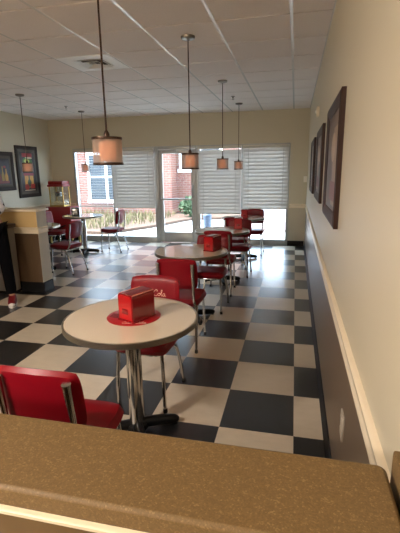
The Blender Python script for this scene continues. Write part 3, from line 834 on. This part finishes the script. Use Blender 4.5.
# local frame: facing +x (walking to the right)
V = [(0, 0, .96), (0, .09, .92), (.08, .135, .50), (.19, .17, .09), (0, -.09, .92), (.03, -.10, .50), (-.06, -.09, .09),   # pelvis, left leg, right leg
     (.01, 0, 1.12), (.01, 0, 1.30), (.0, 0, 1.43), (.02, 0, 1.52),                                                       # spine, neck
     (.0, .16, 1.41), (-.09, .175, 1.15), (.09, .09, 1.10), (.0, -.17, 1.41), (-.05, -.21, 1.14), (.13, -.12, 1.10)]          # arms
E_ = [(0, 1), (1, 2), (2, 3), (0, 4), (4, 5), (5, 6), (0, 7), (7, 8), (8, 9), (9, 10), (9, 11), (11, 12), (12, 13), (9, 14), (14, 15), (15, 16)]
R_ = [(.13, .12), .085, .056, .042, .085, .056, .042, (.125, .105), (.14, .115), (.09, .07), .052, .055, .042, .03, .055, .042, .03]
def lean(v):
    k = max(0, v[2]-1.0)*.30
    return (v[0]-.54*k, v[1]-.84*k, v[2])
V = [lean(v) for v in V]
body = skin_mesh('body', V, E_, R_, 0, PR, 'skin')
# hands with five fingers
hm = {'hand': []}
def hand(base, d, side):
    base = Vector(base); d = Vector(d).normalized(); sd = Vector((0, 0, 1)); sd = (sd-d*sd.dot(d)).normalized(); n = d.cross(sd).normalized()*side
    b = MB(); b.blob(base+d*.045, (.040, .017, .048), 2)
    for k in range(4):
        o_ = base+d*.08+sd*(-.03+.02*k); L = (.062, .075, .08, .068)[k]
        b.tube([o_-d*.02, o_+d*L*.45, o_+d*L*.8+n*.012, o_+d*L+n*.03], [.0095, .009, .0085, .006], 8, smooth=3)
    o_ = base+d*.03+sd*.036
    b.tube([o_-sd*.012, o_+sd*.02+d*.02, o_+sd*.026+d*.05+n*.01], [.012, .0105, .007], 8, smooth=3)
    b.build('hand', 'skin', body)
hand(lean((.09, .088, 1.10)), (.75, -.6, -.2), 1); hand(lean((.13, -.118, 1.10)), (.8, .5, -.2), -1)
# head
HO = Vector(lean((0, 0, 1.52)))-Vector((0, 0, 1.52))
b = MB(); b.blob((.035, 0, 1.635), (.098, .077, .118), 3)
b.blob((.06, 0, 1.57), (.062, .056, .05), 3); b.blob((.134, 0, 1.622), (.02, .014, .024), 2)
for s_ in (-1, 1): b.blob((.03, s_*.078, 1.63), (.02, .010, .032), 2)
b.build('head', 'skin', body).location = HO
b = MB()
for s_ in (-1, 1): b.blob((.116, s_*.032, 1.648), (.012, .013, .009), 2)
b.build('eye', 'paper', body).location = HO
MB().blob((.118, 0, 1.573), (.008, .024, .006), 2).build('mouth', 'nap_edge', body).location = HO
b = MB(); b.blob((.012, 0, 1.672), (.108, .088, .1), 3); b.blob((-.03, 0, 1.62), (.078, .082, .11), 3)
b.build('hair', 'hair', PR).location = HO
# shirt and trousers
sh = skin_mesh('shirt', [lean(v) for v in ((0, 0, .94), (.01, 0, 1.12), (.01, 0, 1.30), (0, 0, 1.43), (0, .16, 1.41), (-.09, .175, 1.15), (.05, .112, 1.11), (0, -.17, 1.41), (-.05, -.21, 1.14), (.09, -.14, 1.107))],
               [(0, 1), (1, 2), (2, 3), (3, 4), (4, 5), (5, 6), (3, 7), (7, 8), (8, 9)], [(.165, .145), (.15, .13), (.165, .14), (.10, .085), .072, .058, .048, .072, .058, .048], 1, PR, 'shirt')
tr = skin_mesh('trousers', [(0, 0, .96), (0, .09, .9), (.08, .135, .50), (.185, .17, .10), (0, -.09, .9), (.03, -.10, .50), (-.055, -.09, .10)],
               [(0, 1), (1, 2), (2, 3), (0, 4), (4, 5), (5, 6)], [(.15, .135), .108, .078, .066, .108, .078, .066], 0, PR, 'trousers')
for (x, y) in ((.19, .17), (-.06, -.09)):
    b = MB()
    def shoe_fn(p): return Vector((x+.055+p.x, y+p.y, .055+p.z*(1.0 if p.x < -.02 else max(.55, 1-(p.x+.02)*3.2))-(0 if p.x < 0 else p.x*.12)))
    b.pad(.27, .096, .11, .75, 14, shoe_fn, .4); o = b.build('shoe', 'shoe', PR)
    b = MB(); b.prism([(x+.055+.138*math.cos(2*PI*k/24), y+.05*math.sin(2*PI*k/24)) for k in range(24)], 0, .022, 'Z'); b.build('sole', 'sole', o)
    b = MB(); b.blob((x+.165, y, .036), (.034, .04, .026), 2); b.build('toe_cap', 'sole', o)

# ------------------------------------------------------------------ light
W = bpy.data.worlds.new('World'); SC.world = W; W.use_nodes = True
nt = W.node_tree; bg = nt.nodes['Background']
sky = nt.nodes.new('ShaderNodeTexSky'); sky.sky_type = 'HOSEK_WILKIE'; sky.turbidity = 4; sky.ground_albedo = .5
sky.sun_direction = Vector((-.62, -.10, .78)).normalized()
mx = nt.nodes.new('ShaderNodeMix'); mx.data_type = 'RGBA'; mx.inputs['Factor'].default_value = .6
mx.inputs['B'].default_value = (.62, .80, 1.0, 1)
nt.links.new(sky.outputs[0], mx.inputs['A']); nt.links.new(mx.outputs['Result'], bg.inputs['Color'])
bg.inputs['Strength'].default_value = 12
sun = bpy.data.lights.new('sun', 'SUN'); sun.energy = 17; sun.angle = .03; sun.color = (1, .97, .94)
so = bpy.data.objects.new('sun', sun); COL.objects.link(so)
so.rotation_euler = Vector((-.62, -.10, .78)).to_track_quat('Z', 'Y').to_euler()
# sampling portals in the openings
for x0, x1 in ((WL0, WL1), (DR0, DR1), (WR0, WR1)):
    l = bpy.data.lights.new('portal', 'AREA'); l.shape = 'RECTANGLE'; l.size = x1-x0; l.size_y = WT; l.cycles.is_portal = True
    o = bpy.data.objects.new('portal', l); COL.objects.link(o); o.location = ((x0+x1)/2, D+.14, WT/2); o.rotation_euler = (-PI/2, 0, 0)
# unseen ceiling lamps behind the counter, strengthened as fill for the near room
for x, y in ((-1.6, -1.9), (-3.4, -1.9), (-2.4, -.2)):
    r = thing('unseen_ceiling_lamp', 'unseen round warm ceiling lamp over the service side behind the counter', 'lamp', (x, y, CZ-.020), 0, 'unseen ceiling lamps behind the counter')
    MB().lathe([(.15, -.03), (.16, -.025), (.16, 0)], n=28).build('housing', 'white_metal', r)
    MB().lathe([(0, -.045), (.10, -.04), (.145, -.03)], n=28, close=False).build('diffuser', glow_mat('warm_diffuser', (1, .72, .42, 1), 4), r)
    l = bpy.data.lights.new('lamp_light', 'AREA'); l.shape = 'DISK'; l.size = .28; l.energy = 54; l.color = (1, .90, .80)
    o = bpy.data.objects.new('lamp_light', l); COL.objects.link(o); o.parent = r; o.location = (0, 0, -.06)
    l = bpy.data.lights.new('ceiling_fill', 'POINT'); l.shadow_soft_size = .08; l.energy = 34; l.color = (1, .88, .78)  # point light added below the fixture to brighten the ceiling
    o = bpy.data.objects.new('ceiling_fill', l); COL.objects.link(o); o.parent = r; o.location = (0, 0, -.16)

# ------------------------------------------------------------------ camera and view
cam = bpy.data.cameras.new('camera'); cam.sensor_fit = 'VERTICAL'; cam.sensor_height = 24; cam.lens = 402.99/533*24
cam.clip_start = .02
co = bpy.data.objects.new('camera', cam); COL.objects.link(co)
pit, yaw, roll = .2324, .2298, -.0145
fw = Vector((-math.sin(yaw)*math.cos(pit), math.cos(yaw)*math.cos(pit), -math.sin(pit)))
rt = Vector((math.cos(yaw), math.sin(yaw), 0)); up = rt.cross(fw)
r2 = rt*math.cos(roll)+up*math.sin(roll); u2 = -rt*math.sin(roll)+up*math.cos(roll)
mw = Matrix((r2, u2, -fw)).transposed().to_4x4(); mw.translation = (0, 0, 1.5709)
co.matrix_world = mw
SC.camera = co
SC.view_settings.view_transform = 'Standard'; SC.view_settings.look = 'None'; SC.view_settings.gamma = 1; SC.view_settings.exposure = 0.58
SC.view_settings.use_curve_mapping = False
SC.cycles.max_bounces = 10; SC.cycles.diffuse_bounces = 6; SC.cycles.transparent_max_bounces = 16; SC.cycles.sample_clamp_indirect = 6
